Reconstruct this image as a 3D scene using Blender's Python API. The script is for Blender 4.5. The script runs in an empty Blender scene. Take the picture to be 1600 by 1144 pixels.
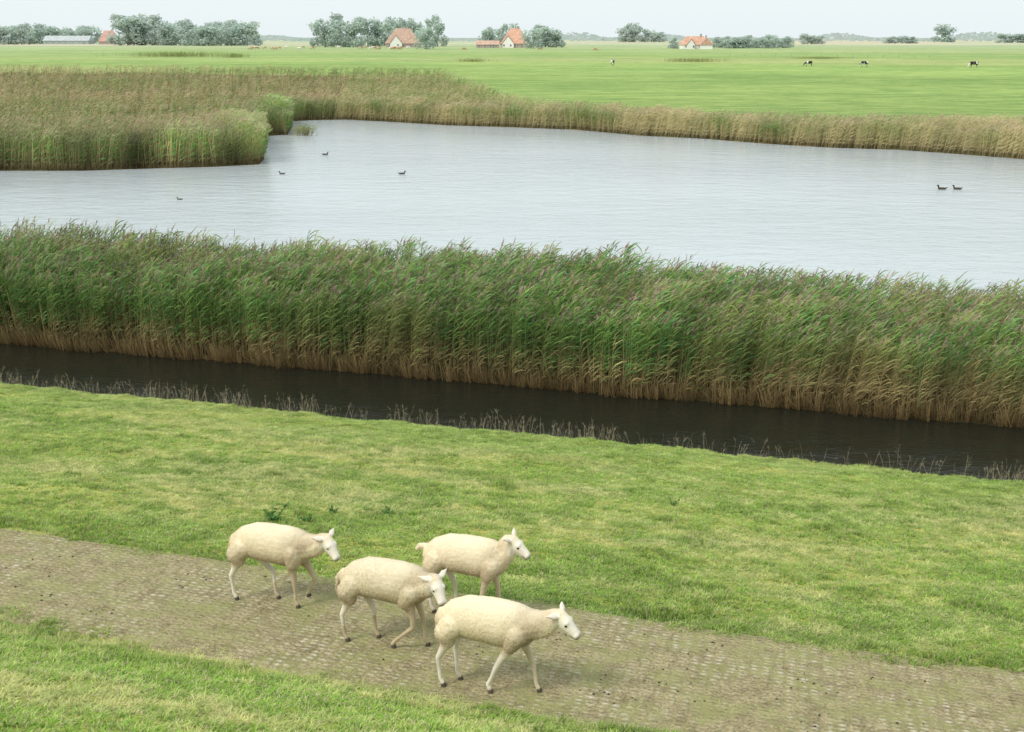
import bpy, bmesh, math, random
import numpy as np
from mathutils import Vector, Matrix, noise
random.seed(7)
RNG = np.random.default_rng(11)
scn = bpy.context.scene
COL = scn.collection
F = 1716.0
PIT = math.radians(16.67)
CP, SP = math.cos(PIT), math.sin(PIT)
TH = math.radians(15.4)
CT, ST = math.cos(TH), math.sin(TH)

# ------------------------------------------------------------ camera geometry helpers
def P(u, v, z=-8.0):
    a = (u-800)/F; b = (572-v)/F
    k = z/(-SP+b*CP)
    return (a*k, (CP+b*SP)*k)
def proj(x, y, z):
    d = y*CP - z*SP
    up = y*SP + z*CP
    d = np.maximum(d, 0.1)
    return 800+F*x/d, 572-F*up/d
def st(x, y): return ST*x+CT*y, CT*x-ST*y
def xy(s, t): return ST*s+CT*t, CT*s-ST*t

# ------------------------------------------------------------ numpy noise
def vn(x, y, seed=0):
    x = np.asarray(x, float); y = np.asarray(y, float)
    ix = np.floor(x); iy = np.floor(y); fx = x-ix; fy = y-iy
    fx = fx*fx*(3-2*fx); fy = fy*fy*(3-2*fy)
    def h(a, b):
        q = np.sin(a*127.1+b*311.7+seed*74.7)*43758.5453
        return q-np.floor(q)
    return (h(ix, iy)*(1-fx)+h(ix+1, iy)*fx)*(1-fy)+(h(ix, iy+1)*(1-fx)+h(ix+1, iy+1)*fx)*fy
def fbm(x, y, seed=0, o=3):
    r = 0; a = 1; t = 0
    for i in range(o):
        r = r+a*vn(x*2**i, y*2**i, seed+i*7); t += a; a *= .5
    return r/t
def ss(a, b, x):
    q = np.clip((x-a)/(b-a), 0, 1); return q*q*(3-2*q)
def inpoly(x, y, poly):
    r = np.zeros(np.shape(x), bool); n = len(poly)
    for i in range(n):
        x1, y1 = poly[i]; x2, y2 = poly[(i+1) % n]
        if y1 == y2: continue
        c = ((y1 > y) != (y2 > y)) & (x < (x2-x1)*(y-y1)/(y2-y1)+x1)
        r ^= c
    return r
def distline(x, y, pts):
    d = np.full(np.shape(x), 1e9)
    for (x1, y1), (x2, y2) in zip(pts[:-1], pts[1:]):
        L = (x2-x1)**2+(y2-y1)**2+1e-9
        q = np.clip(((x-x1)*(x2-x1)+(y-y1)*(y2-y1))/L, 0, 1)
        d = np.minimum(d, np.hypot(x-x1-q*(x2-x1), y-y1-q*(y2-y1)))
    return d

# ------------------------------------------------------------ terrain
PS = [-30, -3, .4, 7.88, 10.12, 19.5, 20.0, 20.35, 20.7, 24.0, 24.25, 29.7, 30.3, 31.5]
PZ = [-1.7, -1.7, -1.75, -5.5, -5.8, -7.52, -7.62, -8.1, -8.6, -8.6, -7.93, -7.93, -8.6, -8.6]
far_shore = [P(540,187),P(600,190),P(700,196),P(800,199),P(900,203),P(1000,212),P(1100,217),P(1200,225),P(1300,231),
             P(1400,234),P(1500,241),P(1600,249),P(1750,258),P(2100,285)]
west_front = [P(-700,275),P(-250,270),P(0,267),P(130,267),P(250,263),P(330,261),P(405,257),P(413,248),P(404,225),P(398,214),P(420,212),P(449,211),P(454,203),P(450,190),P(480,188)]
shore = west_front+far_shore
reed_back = [P(2100,196,-6),P(1600,184,-6),P(1300,178,-6),P(1100,173,-6),P(980,166,-6),P(860,158,-6),P(790,146,-6),P(720,122,-6),P(690,108,-6),
             P(500,104,-6),P(250,101,-6),P(0,100,-6),P(-400,101,-6),P(-900,120,-6)]
reed_poly = shore+reed_back
pond_poly = shore+[xy(30.0, 25), xy(29.9, -10), xy(29.9, -60)]
def base_z(s): return np.interp(s, PS, PZ)
def flat_hit(u, v):
    z = -5.7
    for i in range(20):
        x, y = P(u, v, z); s, t = st(x, y); z = float(base_z(s))
    return s, t
# the two edges of the paved track run almost but not quite parallel to the dike
(_a0, _b0), (_a1, _b1) = flat_hit(0, 960), flat_hit(1020, 1144)
(_c0, _d0), (_c1, _d1) = flat_hit(0, 835), flat_hit(1600, 1055)
def edge_near(t): return _a0+(_a1-_a0)*(t-_b0)/(_b1-_b0)
def edge_far(t): return _c0+(_c1-_c0)*(t-_d0)/(_d1-_d0)
def gz(x, y):
    x = np.asarray(x, float); y = np.asarray(y, float)
    s, t = st(x, y)
    z = base_z(s)
    on = (s > edge_near(t)-.05) & (s < edge_far(t)+.05)
    near = ss(2, 5, s)*(1-ss(19.6, 20.2, s))*np.where(on, .25, 1.0)
    z = z+near*((fbm(x*1.9, y*1.9, 3)-.5)*.06+(fbm(x*.35, y*.35, 9)-.5)*.06)
    edge = ss(19.0, 19.8, s)*(1-ss(20.3, 20.8, s))
    z = z+edge*((fbm(t*2.3, s*.7, 21)-.4)*.09+(fbm(t*.4, s*.3, 22)-.5)*.07)
    far = s > 31.5
    zz = np.where(inpoly(x, y, pond_poly), -8.6, -7.85)
    zz = np.where(inpoly(x, y, reed_poly) & (zz > -8), -7.97, zz)
    return np.where(far, zz, z)
def ground_hit(u, v):
    z = -5.7
    for i in range(12):
        x, y = P(u, v, z); z = float(gz(x, y))
    return x, y, z

# ------------------------------------------------------------ tagging
def tag(o, label=None, cat=None, group=None, kind=None):
    if label: o['label'] = label
    if cat: o['category'] = cat
    if group: o['group'] = group
    if kind: o['kind'] = kind
    return o
def empty(name, loc, rz=0, sc=1):
    o = bpy.data.objects.new(name, None); COL.objects.link(o)
    o.location = loc; o.rotation_euler = (0, 0, rz); o.scale = (sc, sc, sc); o.empty_display_size = .2
    return o
def link(name, me, mat=None, parent=None):
    o = bpy.data.objects.new(name, me); COL.objects.link(o)
    if mat is not None and not me.materials: me.materials.append(mat)
    if parent: o.parent = parent
    return o
def np_mesh(name, V, T, C=None, smooth=False):
    me = bpy.data.meshes.new(name)
    V = np.ascontiguousarray(V, dtype=np.float32); T = np.ascontiguousarray(T, dtype=np.int32)
    k = T.shape[1]
    me.vertices.add(len(V)); me.vertices.foreach_set('co', V.ravel())
    me.loops.add(T.size); me.loops.foreach_set('vertex_index', T.ravel())
    me.polygons.add(len(T)); me.polygons.foreach_set('loop_start', np.arange(len(T), dtype=np.int32)*k)
    me.polygons.foreach_set('loop_total', np.full(len(T), k, dtype=np.int32))
    me.update(calc_edges=True)
    if smooth: me.polygons.foreach_set('use_smooth', np.ones(len(T), bool))
    if C is not None: setcol(me, C)
    return me
def setcol(me, C):
    a = me.color_attributes.new('Col', 'FLOAT_COLOR', 'POINT')
    c4 = np.ones((len(C), 4), np.float32); c4[:, :3] = C
    a.data.foreach_set('color', c4.ravel())

# ------------------------------------------------------------ templates and baking
class TB:
    def __init__(s): s.V = []; s.T = []; s.C = []; s.D = []; s.n = 0
    def strip(s, pts, w, side, col, dry=1.0):
        pts = np.array(pts, float); n = len(pts); side = np.array(side, float)
        cols = np.array(col, float)
        if cols.ndim == 1: cols = np.tile(cols, (n, 1))
        V = []; C = []; idx = []
        for i in range(n):
            if w[i] == 0:
                idx.append((s.n+len(V),)*2); V.append(pts[i]); C.append(cols[i])
            else:
                idx.append((s.n+len(V), s.n+len(V)+1))
                V += [pts[i]-side*w[i]/2, pts[i]+side*w[i]/2]; C += [cols[i]]*2
        for i in range(n-1):
            a, b = idx[i]; c, d = idx[i+1]
            if a != b: s.T.append((a, b, d))
            if c != d: s.T.append((a, d, c))
        s.V += V; s.C += C; s.D += [dry]*len(V); s.n += len(V)
    def done(s): return np.array(s.V), np.array(s.T), np.array(s.C), np.array(s.D)
def bake(tpls, pos, rz, sc, lean=None, tint=None, dry=None, drycol=(.42, .33, .16), which=None, post=None):
    N = len(pos)
    if which is None: which = RNG.integers(0, len(tpls), N)
    if tint is None: tint = np.ones((N, 3))
    if dry is None: dry = np.zeros(N)
    if lean is None: lean = np.zeros((N, 2))
    sc = np.asarray(sc, float)
    if sc.ndim == 1: sc = np.stack([sc, sc, sc], 1)
    Vs, Ts, Cs = [], [], []; off = 0
    for k, (V, T, C, D) in enumerate(tpls):
        m = which == k
        n = int(m.sum())
        if n == 0: continue
        v = V[None]*sc[m][:, None, :]
        c, s_ = np.cos(rz[m])[:, None], np.sin(rz[m])[:, None]
        X = v[..., 0]*c-v[..., 1]*s_+lean[m][:, 0:1]*v[..., 2]
        Y = v[..., 0]*s_+v[..., 1]*c+lean[m][:, 1:2]*v[..., 2]
        O = np.stack([X, Y, v[..., 2]], -1)+pos[m][:, None, :]
        d = (dry[m][:, None]*D[None])[..., None]
        cc = (C[None]*(1-d)+np.array(drycol)*d)
        if post is not None: cc = post(cc, v[..., 2], m, D)
        cc = cc*tint[m][:, None, :]
        Vs.append(O.reshape(-1, 3)); Cs.append(cc.reshape(-1, 3))
        Ts.append((T[None]+(np.arange(n)*len(V))[:, None, None]+off).reshape(-1, 3))
        off += n*len(V)
    return np.concatenate(Vs), np.concatenate(Ts), np.concatenate(Cs)

# ------------------------------------------------------------ materials
def newmat(name):
    m = bpy.data.materials.new(name); m.use_nodes = True
    nt = m.node_tree; nt.nodes.clear()
    out = nt.nodes.new('ShaderNodeOutputMaterial')
    return m, nt, out
def N_(nt, t, **kw):
    n = nt.nodes.new(t)
    for k, v in kw.items(): setattr(n, k, v)
    return n
def noise_n(nt, scale, detail=3, vec=None, rough=.55):
    n = nt.nodes.new('ShaderNodeTexNoise'); n.inputs['Scale'].default_value = scale
    n.inputs['Detail'].default_value = detail; n.inputs['Roughness'].default_value = rough
    if vec is not None: nt.links.new(vec, n.inputs['Vector'])
    return n
def ramp(nt, src, p0, c0, p1, c1):
    r = nt.nodes.new('ShaderNodeValToRGB'); e = r.color_ramp.elements
    e[0].position = p0; e[0].color = (*c0, 1); e[1].position = p1; e[1].color = (*c1, 1)
    nt.links.new(src, r.inputs[0]); return r
def mixc(nt, mode, fac, a, b):
    m = nt.nodes.new('ShaderNodeMix'); m.data_type = 'RGBA'; m.blend_type = mode
    for sock, v in ((m.inputs[0], fac), (m.inputs[6], a), (m.inputs[7], b)):
        if isinstance(v, (int, float)): sock.default_value = v
        elif isinstance(v, tuple): sock.default_value = (*v, 1)
        else: nt.links.new(v, sock)
    return m.outputs[2]
def vcol_mat(name, rough=.8, transl=0.0, nscale=None, namt=.3, bump=0, bscale=40, spec=.2):
    m, nt, out = newmat(name)
    at = N_(nt, 'ShaderNodeAttribute', attribute_name='Col')
    tc = N_(nt, 'ShaderNodeTexCoord')
    c = at.outputs['Color']
    if nscale:
        nn = noise_n(nt, nscale, 4, tc.outputs['Object'])
        r = ramp(nt, nn.outputs['Fac'], .3, (1-namt,)*3, .7, (1+namt,)*3)
        c = mixc(nt, 'MULTIPLY', 1.0, c, r.outputs[0])
    b = N_(nt, 'ShaderNodeBsdfPrincipled'); b.inputs['Roughness'].default_value = rough
    b.inputs['Specular IOR Level'].default_value = spec
    nt.links.new(c, b.inputs['Base Color'])
    if bump:
        bn = noise_n(nt, bscale, 4, tc.outputs['Object'])
        bu = N_(nt, 'ShaderNodeBump'); bu.inputs['Strength'].default_value = bump; bu.inputs['Distance'].default_value = .02
        nt.links.new(bn.outputs['Fac'], bu.inputs['Height']); nt.links.new(bu.outputs[0], b.inputs['Normal'])
    sh = b.outputs[0]
    if transl:
        tr = N_(nt, 'ShaderNodeBsdfTranslucent'); nt.links.new(c, tr.inputs['Color'])
        mx = N_(nt, 'ShaderNodeMixShader'); mx.inputs[0].default_value = transl
        nt.links.new(sh, mx.inputs[1]); nt.links.new(tr.outputs[0], mx.inputs[2]); sh = mx.outputs[0]
    nt.links.new(sh, out.inputs[0])
    return m
def flat_mat(name, col, rough=.8, nscale=2.0, namt=.15, spec=.3):
    m, nt, out = newmat(name)
    tc = N_(nt, 'ShaderNodeTexCoord')
    nn = noise_n(nt, nscale, 4, tc.outputs['Object'])
    r = ramp(nt, nn.outputs['Fac'], .3, tuple(c*(1-namt) for c in col), .7, tuple(min(1, c*(1+namt)) for c in col))
    b = N_(nt, 'ShaderNodeBsdfPrincipled'); b.inputs['Roughness'].default_value = rough
    b.inputs['Specular IOR Level'].default_value = spec
    nt.links.new(r.outputs[0], b.inputs['Base Color']); nt.links.new(b.outputs[0], out.inputs[0])
    return m
M_reed = vcol_mat('reed_leaf', .55, .24)
M_grass = vcol_mat('grass_blade', .65, .40)
M_leaf = vcol_mat('tree_leaf', .8, .5)
M_bark = flat_mat('bark', (.28, .30, .28))
M_fleece = vcol_mat('fleece', .95, .25, 30, .03, spec=.05)
M_body = vcol_mat('sheep_skin', .9, 0, 22, .04, .3, 80, spec=.1)
M_hoof = flat_mat('hoof', (.09, .075, .06), .6)
M_eye = flat_mat('eye', (.01, .008, .006), .15, spec=.6)
M_animal = vcol_mat('animal_coat', .8)
def ground_mat():
    m, nt, out = newmat('turf')
    at = N_(nt, 'ShaderNodeAttribute', attribute_name='Col')
    tc = N_(nt, 'ShaderNodeTexCoord')
    c = at.outputs['Color']
    mp = N_(nt, 'ShaderNodeMapping'); mp.inputs['Scale'].default_value = (.45, 1, 1); nt.links.new(tc.outputs['Object'], mp.inputs[0])
    for sc, amt, d in ((.06, .20, 6), (.4, .28, 6), (4, .20, 5)):
        n = noise_n(nt, sc, d, mp.outputs[0], .74)
        r = ramp(nt, n.outputs['Fac'], .38, (1-amt, 1-amt*.75, 1-amt), .62, (1+amt, 1+amt*.6, 1+amt*.6))
        c = mixc(nt, 'MULTIPLY', 1.0, c, r.outputs[0])
    b = N_(nt, 'ShaderNodeBsdfPrincipled'); b.inputs['Roughness'].default_value = .95
    b.inputs['Specular IOR Level'].default_value = .1
    nt.links.new(c, b.inputs['Base Color'])
    n = noise_n(nt, 5, 5, tc.outputs['Object'])
    bu = N_(nt, 'ShaderNodeBump'); bu.inputs['Strength'].default_value = .6; bu.inputs['Distance'].default_value = .08
    nt.links.new(n.outputs['Fac'], bu.inputs['Height']); nt.links.new(bu.outputs[0], b.inputs['Normal'])
    nt.links.new(b.outputs[0], out.inputs[0])
    return m
def water_mat(name, col, rough, wscale, strength, stretch=(1, 2.2, 1), rot=TH):
    m, nt, out = newmat(name)
    tc = N_(nt, 'ShaderNodeTexCoord')
    mp = N_(nt, 'ShaderNodeMapping'); mp.inputs['Scale'].default_value = stretch; mp.inputs['Rotation'].default_value = (0, 0, rot)
    nt.links.new(tc.outputs['Object'], mp.inputs[0])
    n1 = noise_n(nt, wscale, 3, mp.outputs[0]); n2 = noise_n(nt, wscale*.17, 2, mp.outputs[0])
    n3 = noise_n(nt, .03, 3, mp.outputs[0])
    ad = N_(nt, 'ShaderNodeMath', operation='MULTIPLY_ADD'); ad.inputs[1].default_value = 1.8
    nt.links.new(n2.outputs[0], ad.inputs[0]); nt.links.new(n1.outputs[0], ad.inputs[2])
    bu = N_(nt, 'ShaderNodeBump'); bu.inputs['Strength'].default_value = strength; bu.inputs['Distance'].default_value = .06
    nt.links.new(ad.outputs[0], bu.inputs['Height'])
    b = N_(nt, 'ShaderNodeBsdfPrincipled'); b.inputs['Roughness'].default_value = rough; b.inputs['IOR'].default_value = 1.33
    r = ramp(nt, n3.outputs[0], .35, tuple(x*.92 for x in col), .65, tuple(x*1.06 for x in col))
    nt.links.new(r.outputs[0], b.inputs['Base Color']); nt.links.new(bu.outputs[0], b.inputs['Normal'])
    nt.links.new(b.outputs[0], out.inputs[0]); return m
def track_mat():
    m, nt, out = newmat('paver_track')
    uv = N_(nt, 'ShaderNodeUVMap'); uv.uv_map = 'UVMap'
    vec = uv.outputs[0]
    nw = noise_n(nt, 4, 4, vec); mxv = mixc(nt, 'LINEAR_LIGHT', .022, vec, nw.outputs['Color'])
    vo = N_(nt, 'ShaderNodeTexVoronoi'); vo.inputs['Scale'].default_value = 12.0; vo.inputs['Randomness'].default_value = .28
    mp = N_(nt, 'ShaderNodeMapping'); mp.inputs['Scale'].default_value = (.75, 1.15, 1)
    nt.links.new(mxv, mp.inputs[0]); nt.links.new(mp.outputs[0], vo.inputs['Vector'])
    spot = ramp(nt, vo.outputs['Distance'], .18, (1, 1, 1), .44, (0, 0, 0))
    big = noise_n(nt, 1.0, 6, vec, .7); fine = noise_n(nt, 34, 4, vec, .6); mid = noise_n(nt, 5, 6, vec, .7); fl = noise_n(nt, 9, 4, vec, .7)
    mask = ramp(nt, big.outputs[0], .43, (.06, .06, .06), .60, (1, 1, 1))
    f2 = ramp(nt, fl.outputs[0], .43, (.0, .0, .0), .60, (.9, .9, .9))
    k = mixc(nt, 'MULTIPLY', 1, spot.outputs[0], mask.outputs[0]); k = mixc(nt, 'MULTIPLY', 1, k, f2.outputs[0])
    soil = ramp(nt, mid.outputs[0], .34, (.22, .185, .105), .66, (.40, .345, .21))
    soil2 = ramp(nt, fine.outputs[0], .35, (.58, .58, .56), .68, (1.38, 1.36, 1.30))
    c = mixc(nt, 'MULTIPLY', 1, soil.outputs[0], soil2.outputs[0])
    pit = ramp(nt, vo.outputs['Distance'], .45, (1, 1, 1), .75, (.74, .74, .70)); c = mixc(nt, 'MULTIPLY', mask.outputs[0], c, pit.outputs[0])
    g = noise_n(nt, 2.2, 6, vec, .75); gm = ramp(nt, g.outputs[0], .46, (0, 0, 0), .62, (.7, .7, .7))
    c = mixc(nt, 'MIX', gm.outputs[0], c, (.27, .28, .11))
    c = mixc(nt, 'MIX', k, c, (.60, .56, .44))
    b = N_(nt, 'ShaderNodeBsdfPrincipled'); b.inputs['Roughness'].default_value = .95; b.inputs['Specular IOR Level'].default_value = .1
    nt.links.new(c, b.inputs['Base Color'])
    h = mixc(nt, 'ADD', .6, spot.outputs[0], fine.outputs[0])
    bu = N_(nt, 'ShaderNodeBump'); bu.inputs['Strength'].default_value = .6; bu.inputs['Distance'].default_value = .02
    nt.links.new(h, bu.inputs['Height']); nt.links.new(bu.outputs[0], b.inputs['Normal'])
    nt.links.new(b.outputs[0], out.inputs[0]); return m

# ------------------------------------------------------------ ground sheet
def grid_mesh(name, S, T_, zf, cf, uv=False):
    SS, TT = np.meshgrid(S, T_, indexing='ij')
    X, Y = xy(SS, TT)
    Z = zf(X, Y, SS, TT)
    V = np.stack([X, Y, Z], -1).reshape(-1, 3)
    ns, nt_ = len(S), len(T_)
    i = np.arange(ns*nt_).reshape(ns, nt_)
    Q = np.stack([i[:-1, :-1], i[1:, :-1], i[1:, 1:], i[:-1, 1:]], -1).reshape(-1, 4)[:, ::-1]
    me = np_mesh(name, V, Q, cf(X, Y, SS, TT).reshape(-1, 3) if cf else None, True)
    if uv:
        l = me.uv_layers.new(name='UVMap')
        st_ = np.stack([TT, SS], -1).reshape(-1, 2)[Q.ravel()]
        l.data.foreach_set('uv', st_.astype(np.float32).ravel())
    return me
Sg = np.concatenate([np.arange(-30, 2, 1.5), np.arange(2, 32, .13), np.arange(32, 60, 1.5), np.arange(60, 140, 1.3), np.geomspace(140, 12000, 120)])
Tg = np.concatenate([-np.geomspace(140, 12000, 50)[::-1], np.arange(-138, -32, 1.6), np.arange(-32, 14, .15), np.arange(14, 80, 1.6), np.geomspace(80, 12000, 50)])
def gcol(X, Y, S, T):
    c = np.zeros(X.shape+(3,)); c[:] = (.25, .375, .12)
    n = fbm(X*.5, Y*1.2, 5)
    ne = 1-ss(30, 40, S)
    near = np.stack([.23+.16*ss(.42, .62, n), .29+.10*ss(.42, .62, n), .07+.06*n], -1)
    c = c*(1-ne[..., None])+near*ne[..., None]
    mud = (S > 20.1) & (S < 31)
    c[mud] = (.05, .038, .02)
    far = (S > 60)
    st1 = fbm(T*.006, S*.03, 31)
    c[far] = (c*(.82+.38*st1[..., None]))[far]
    yel = (ss(.45, .65, fbm(T*.004+9, S*.016, 41))*far)[..., None]
    c = c*(1-yel*.6)+np.array((.36, .41, .18))*yel*.6
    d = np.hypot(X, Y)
    hz = ss(200, 1700, d)[..., None]  # distance haze, painted into the ground colour
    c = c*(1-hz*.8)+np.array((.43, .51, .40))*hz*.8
    str_ = ((d > 1150) & (vn(T*.0022, np.floor(S/160), 55) > .52))
    c[str_] = (.53, .50, .40)
    wet = inpoly(X, Y, reed_poly) | inpoly(X, Y, pond_poly) | ((distline(X, Y, shore) < 3.0) & (S > 31))
    wet &= (S > 31) & (S < 400)
    c[wet] = (.13, .115, .05)
    return c
g = link('ground', grid_mesh('ground', Sg, Tg, lambda X, Y, S, T: gz(X, Y), gcol), ground_mat()); tag(g, kind='structure')
Ts = np.arange(-26, 12, .12)
def track_z(X, Y, S, T): return gz(X, Y)+.014-.06*((S < edge_near(T)-.12) | (S > edge_far(T)+.12))
Sn = np.arange(6.9, 11.6, .09)
tm = grid_mesh('track', Sn, Ts, track_z, None, True)
tag(link('track', tm, track_mat()), kind='structure')
def ngon(name, pts, z, mat):
    bm = bmesh.new(); vs = [bm.verts.new((x, y, z)) for x, y in pts]
    f = bm.faces.new(vs); f.normal_update()
    if f.normal.z < 0: f.normal_flip()
    bmesh.ops.triangulate(bm, faces=bm.faces[:])
    me = bpy.data.meshes.new(name); bm.to_mesh(me); bm.free()
    return link(name, me, mat)
M_pond = water_mat('pond_water', (.47, .52, .54), .12, 3.2, .42)  # pale base colour carries part of the sky reflection as paint
M_ditch = water_mat('ditch_water', (.015, .016, .011), .07, 4.5, .34)
tag(ngon('pond', pond_poly, -8.0, M_pond), kind='structure')
tag(ngon('ditch', [xy(20.1, -80), xy(20.1, 40), xy(24.3, 40), xy(24.3, -80)], -8.0, M_ditch), kind='structure')

# ------------------------------------------------------------ reeds
G1 = np.array((.060, .165, .036)); G2 = np.array((.23, .34, .085)); TAN = np.array((.45, .34, .165)); BRN = np.array((.22, .145, .065)); PLM = np.array((.44, .33, .265))
def reed_tpl(seed, H=2.2, nl=13, lod=0):
    r = random.Random(seed); tb = TB()
    bend = r.uniform(-.02, .10)
    ax = lambda z: np.array((bend*z*z/H*1.2, r.uniform(-.005, .005), z))
    zs = [0, .35*H, .65*H, .95*H] if not lod else [0, .5*H, .92*H]
    a = r.uniform(-.7, .7)
    W = .013 if not lod else .032
    tb.strip([ax(z) for z in zs], [W, W*.9, W*.7, W*.5][:len(zs)], (math.cos(a), math.sin(a), 0), [TAN*.9, TAN*.95, (TAN+G2)/2, G2*1.1][:len(zs)], .8)
    blue = r.random() < .3
    for i in range(nl):
        q = i/(nl-1); z0 = H*(.12+.78*q)+r.uniform(-.05, .05)
        az = r.gauss(0, .40)+(math.pi if r.random() < .12 else 0)
        L = r.uniform(.36, .60)*(1-.3*abs(q-.6)); el = math.radians(r.uniform(52, 80))
        n = 3; p = ax(z0); pts = [p]
        drop = math.radians(r.uniform(10, 32))
        for k in range(n):
            e = el-k*drop
            p = p+np.array((math.cos(az)*math.cos(e), math.sin(az)*math.cos(e), math.sin(e)))*L/n; pts.append(p)
        roll = math.radians(r.uniform(40, 90))
        side = np.array((-math.sin(az)*math.cos(roll), math.cos(az)*math.cos(roll), math.sin(roll)))
        w = r.uniform(.024, .040)*(1 if not lod else 1.8)
        dead = r.random() < .06
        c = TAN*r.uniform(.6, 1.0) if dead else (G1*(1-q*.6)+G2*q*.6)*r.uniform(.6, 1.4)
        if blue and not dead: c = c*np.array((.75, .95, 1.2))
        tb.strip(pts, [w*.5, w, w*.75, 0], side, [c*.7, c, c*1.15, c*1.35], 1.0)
    if seed % 5 < 4:
        az = r.gauss(0, .5); pc = PLM*r.uniform(.75, 1.2)
        dz = r.uniform(.12, .24)
        for i in range(11 if not lod else 3):
            z0 = H*.93+dz*r.random(); L = r.uniform(.07, .15)*(1 if not lod else 1.25)
            a2 = az+r.gauss(0, .6); e = math.radians(r.uniform(55, 88))
            p = ax(z0)+np.array((.05*(z0-H*.93)/dz, 0, 0)); d = np.array((math.cos(a2)*math.cos(e), math.sin(a2)*math.cos(e), math.sin(e)))
            p2 = p+d*L*.6; d2 = d+np.array((.6, 0, -.4)); p3 = p2+d2*L*.4
            ro = r.uniform(0, math.pi)
            tb.strip([p, p2, p3], [.006, .015 if not lod else .040, 0], (math.cos(ro)*.8, math.sin(ro)*.8, .4), [pc*.8, pc, pc*1.15], .1)
    return tb.done()
RT = [reed_tpl(i) for i in range(15)]
RL = [reed_tpl(100+i, 2.1, 7, 1) for i in range(10)]
# near belt
n = 14000
s = 24.1+5.7*RNG.random(n)**1.15; t = RNG.uniform(-32, 11, n)
s = s+(fbm(t*.8, t*0, 4)-.5)*.5
x, y = xy(s, t)
hn = fbm(t*.35, s*.35, 12); c1 = fbm(t*1.5, s*1.1, 14, 2); c2 = fbm(t*1.0+40, s*.8, 15, 2)
right = ss(-6, 3, t)
sc = (.80+.20*hn+.28*(c1-.2))*(1+RNG.normal(0, .06, n))*(.90+.10*ss(24.1, 25.4, s))*(.955-.12*right)
patch = fbm(t*.20+3, s*.5, 77); fine = c2
dry = np.clip((patch-.50)*1.8+(fine-.5)*1.2+RNG.normal(0, .12, n)+right*.08, 0, .6)*.7
tint = (.66+.46*RNG.random((n, 1))+1.0*(c1[:, None]-.48))*np.ones((n, 3))  # random tone plus painted shade inside the reed clumps
tint = np.clip(tint, .28, 1.5)
lean = np.stack([.05+RNG.normal(0, .04, n)+(c2-.5)*.30, -.10*(1-ss(24.1, 25.2, s))+RNG.normal(0, .05, n)], 1)
lx = lean[:, 0]*CT+lean[:, 1]*ST; ly = -lean[:, 0]*ST+lean[:, 1]*CT
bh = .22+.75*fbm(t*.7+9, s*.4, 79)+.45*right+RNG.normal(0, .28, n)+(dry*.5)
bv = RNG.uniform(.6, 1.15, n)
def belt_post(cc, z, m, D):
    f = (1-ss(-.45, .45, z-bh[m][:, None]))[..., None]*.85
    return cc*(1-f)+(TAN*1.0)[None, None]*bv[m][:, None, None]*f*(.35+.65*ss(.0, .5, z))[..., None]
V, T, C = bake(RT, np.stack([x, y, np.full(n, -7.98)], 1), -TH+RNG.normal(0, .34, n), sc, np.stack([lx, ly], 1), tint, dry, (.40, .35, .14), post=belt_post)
tbx = []
for i in range(6):
    r = random.Random(500+i); tb = TB()
    for k in range(7):
        a = r.uniform(-2.6, -.5); e = math.radians(r.uniform(40, 85)); L = r.uniform(.35, .9)
        p0 = np.array((r.uniform(-.1, .1), 0, 0)); d = np.array((math.cos(a)*math.cos(e)*.9, math.sin(a)*math.cos(e)*.6, math.sin(e)))
        tb.strip([p0, p0+d*L*.6, p0+d*L+np.array((0, 0, -.06))], [.012, .010, 0], (.95, .2, .25), [BRN, TAN*.9, TAN*1.05], 0)
    tbx.append(tb.done())
n2 = 2200; t2 = RNG.uniform(-32, 11, n2); s2 = 24.0+.5*RNG.random(n2)+(fbm(t2*.8, t2*0, 4)-.5)*.5; x2, y2 = xy(s2, t2)
V2, T2, C2 = bake(tbx, np.stack([x2, y2, np.full(n2, -7.99)], 1), -TH+RNG.normal(0, .5, n2), RNG.uniform(.5, 1.1, n2), None, (.5+.6*RNG.random((n2, 1)))*np.ones((n2, 3)))
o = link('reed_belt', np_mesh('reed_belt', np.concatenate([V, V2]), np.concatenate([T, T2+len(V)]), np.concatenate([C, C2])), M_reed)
tag(o, 'tall dense green and tan reeds in a wide belt between the dark ditch and the pond', 'reeds', kind='stuff')

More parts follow.
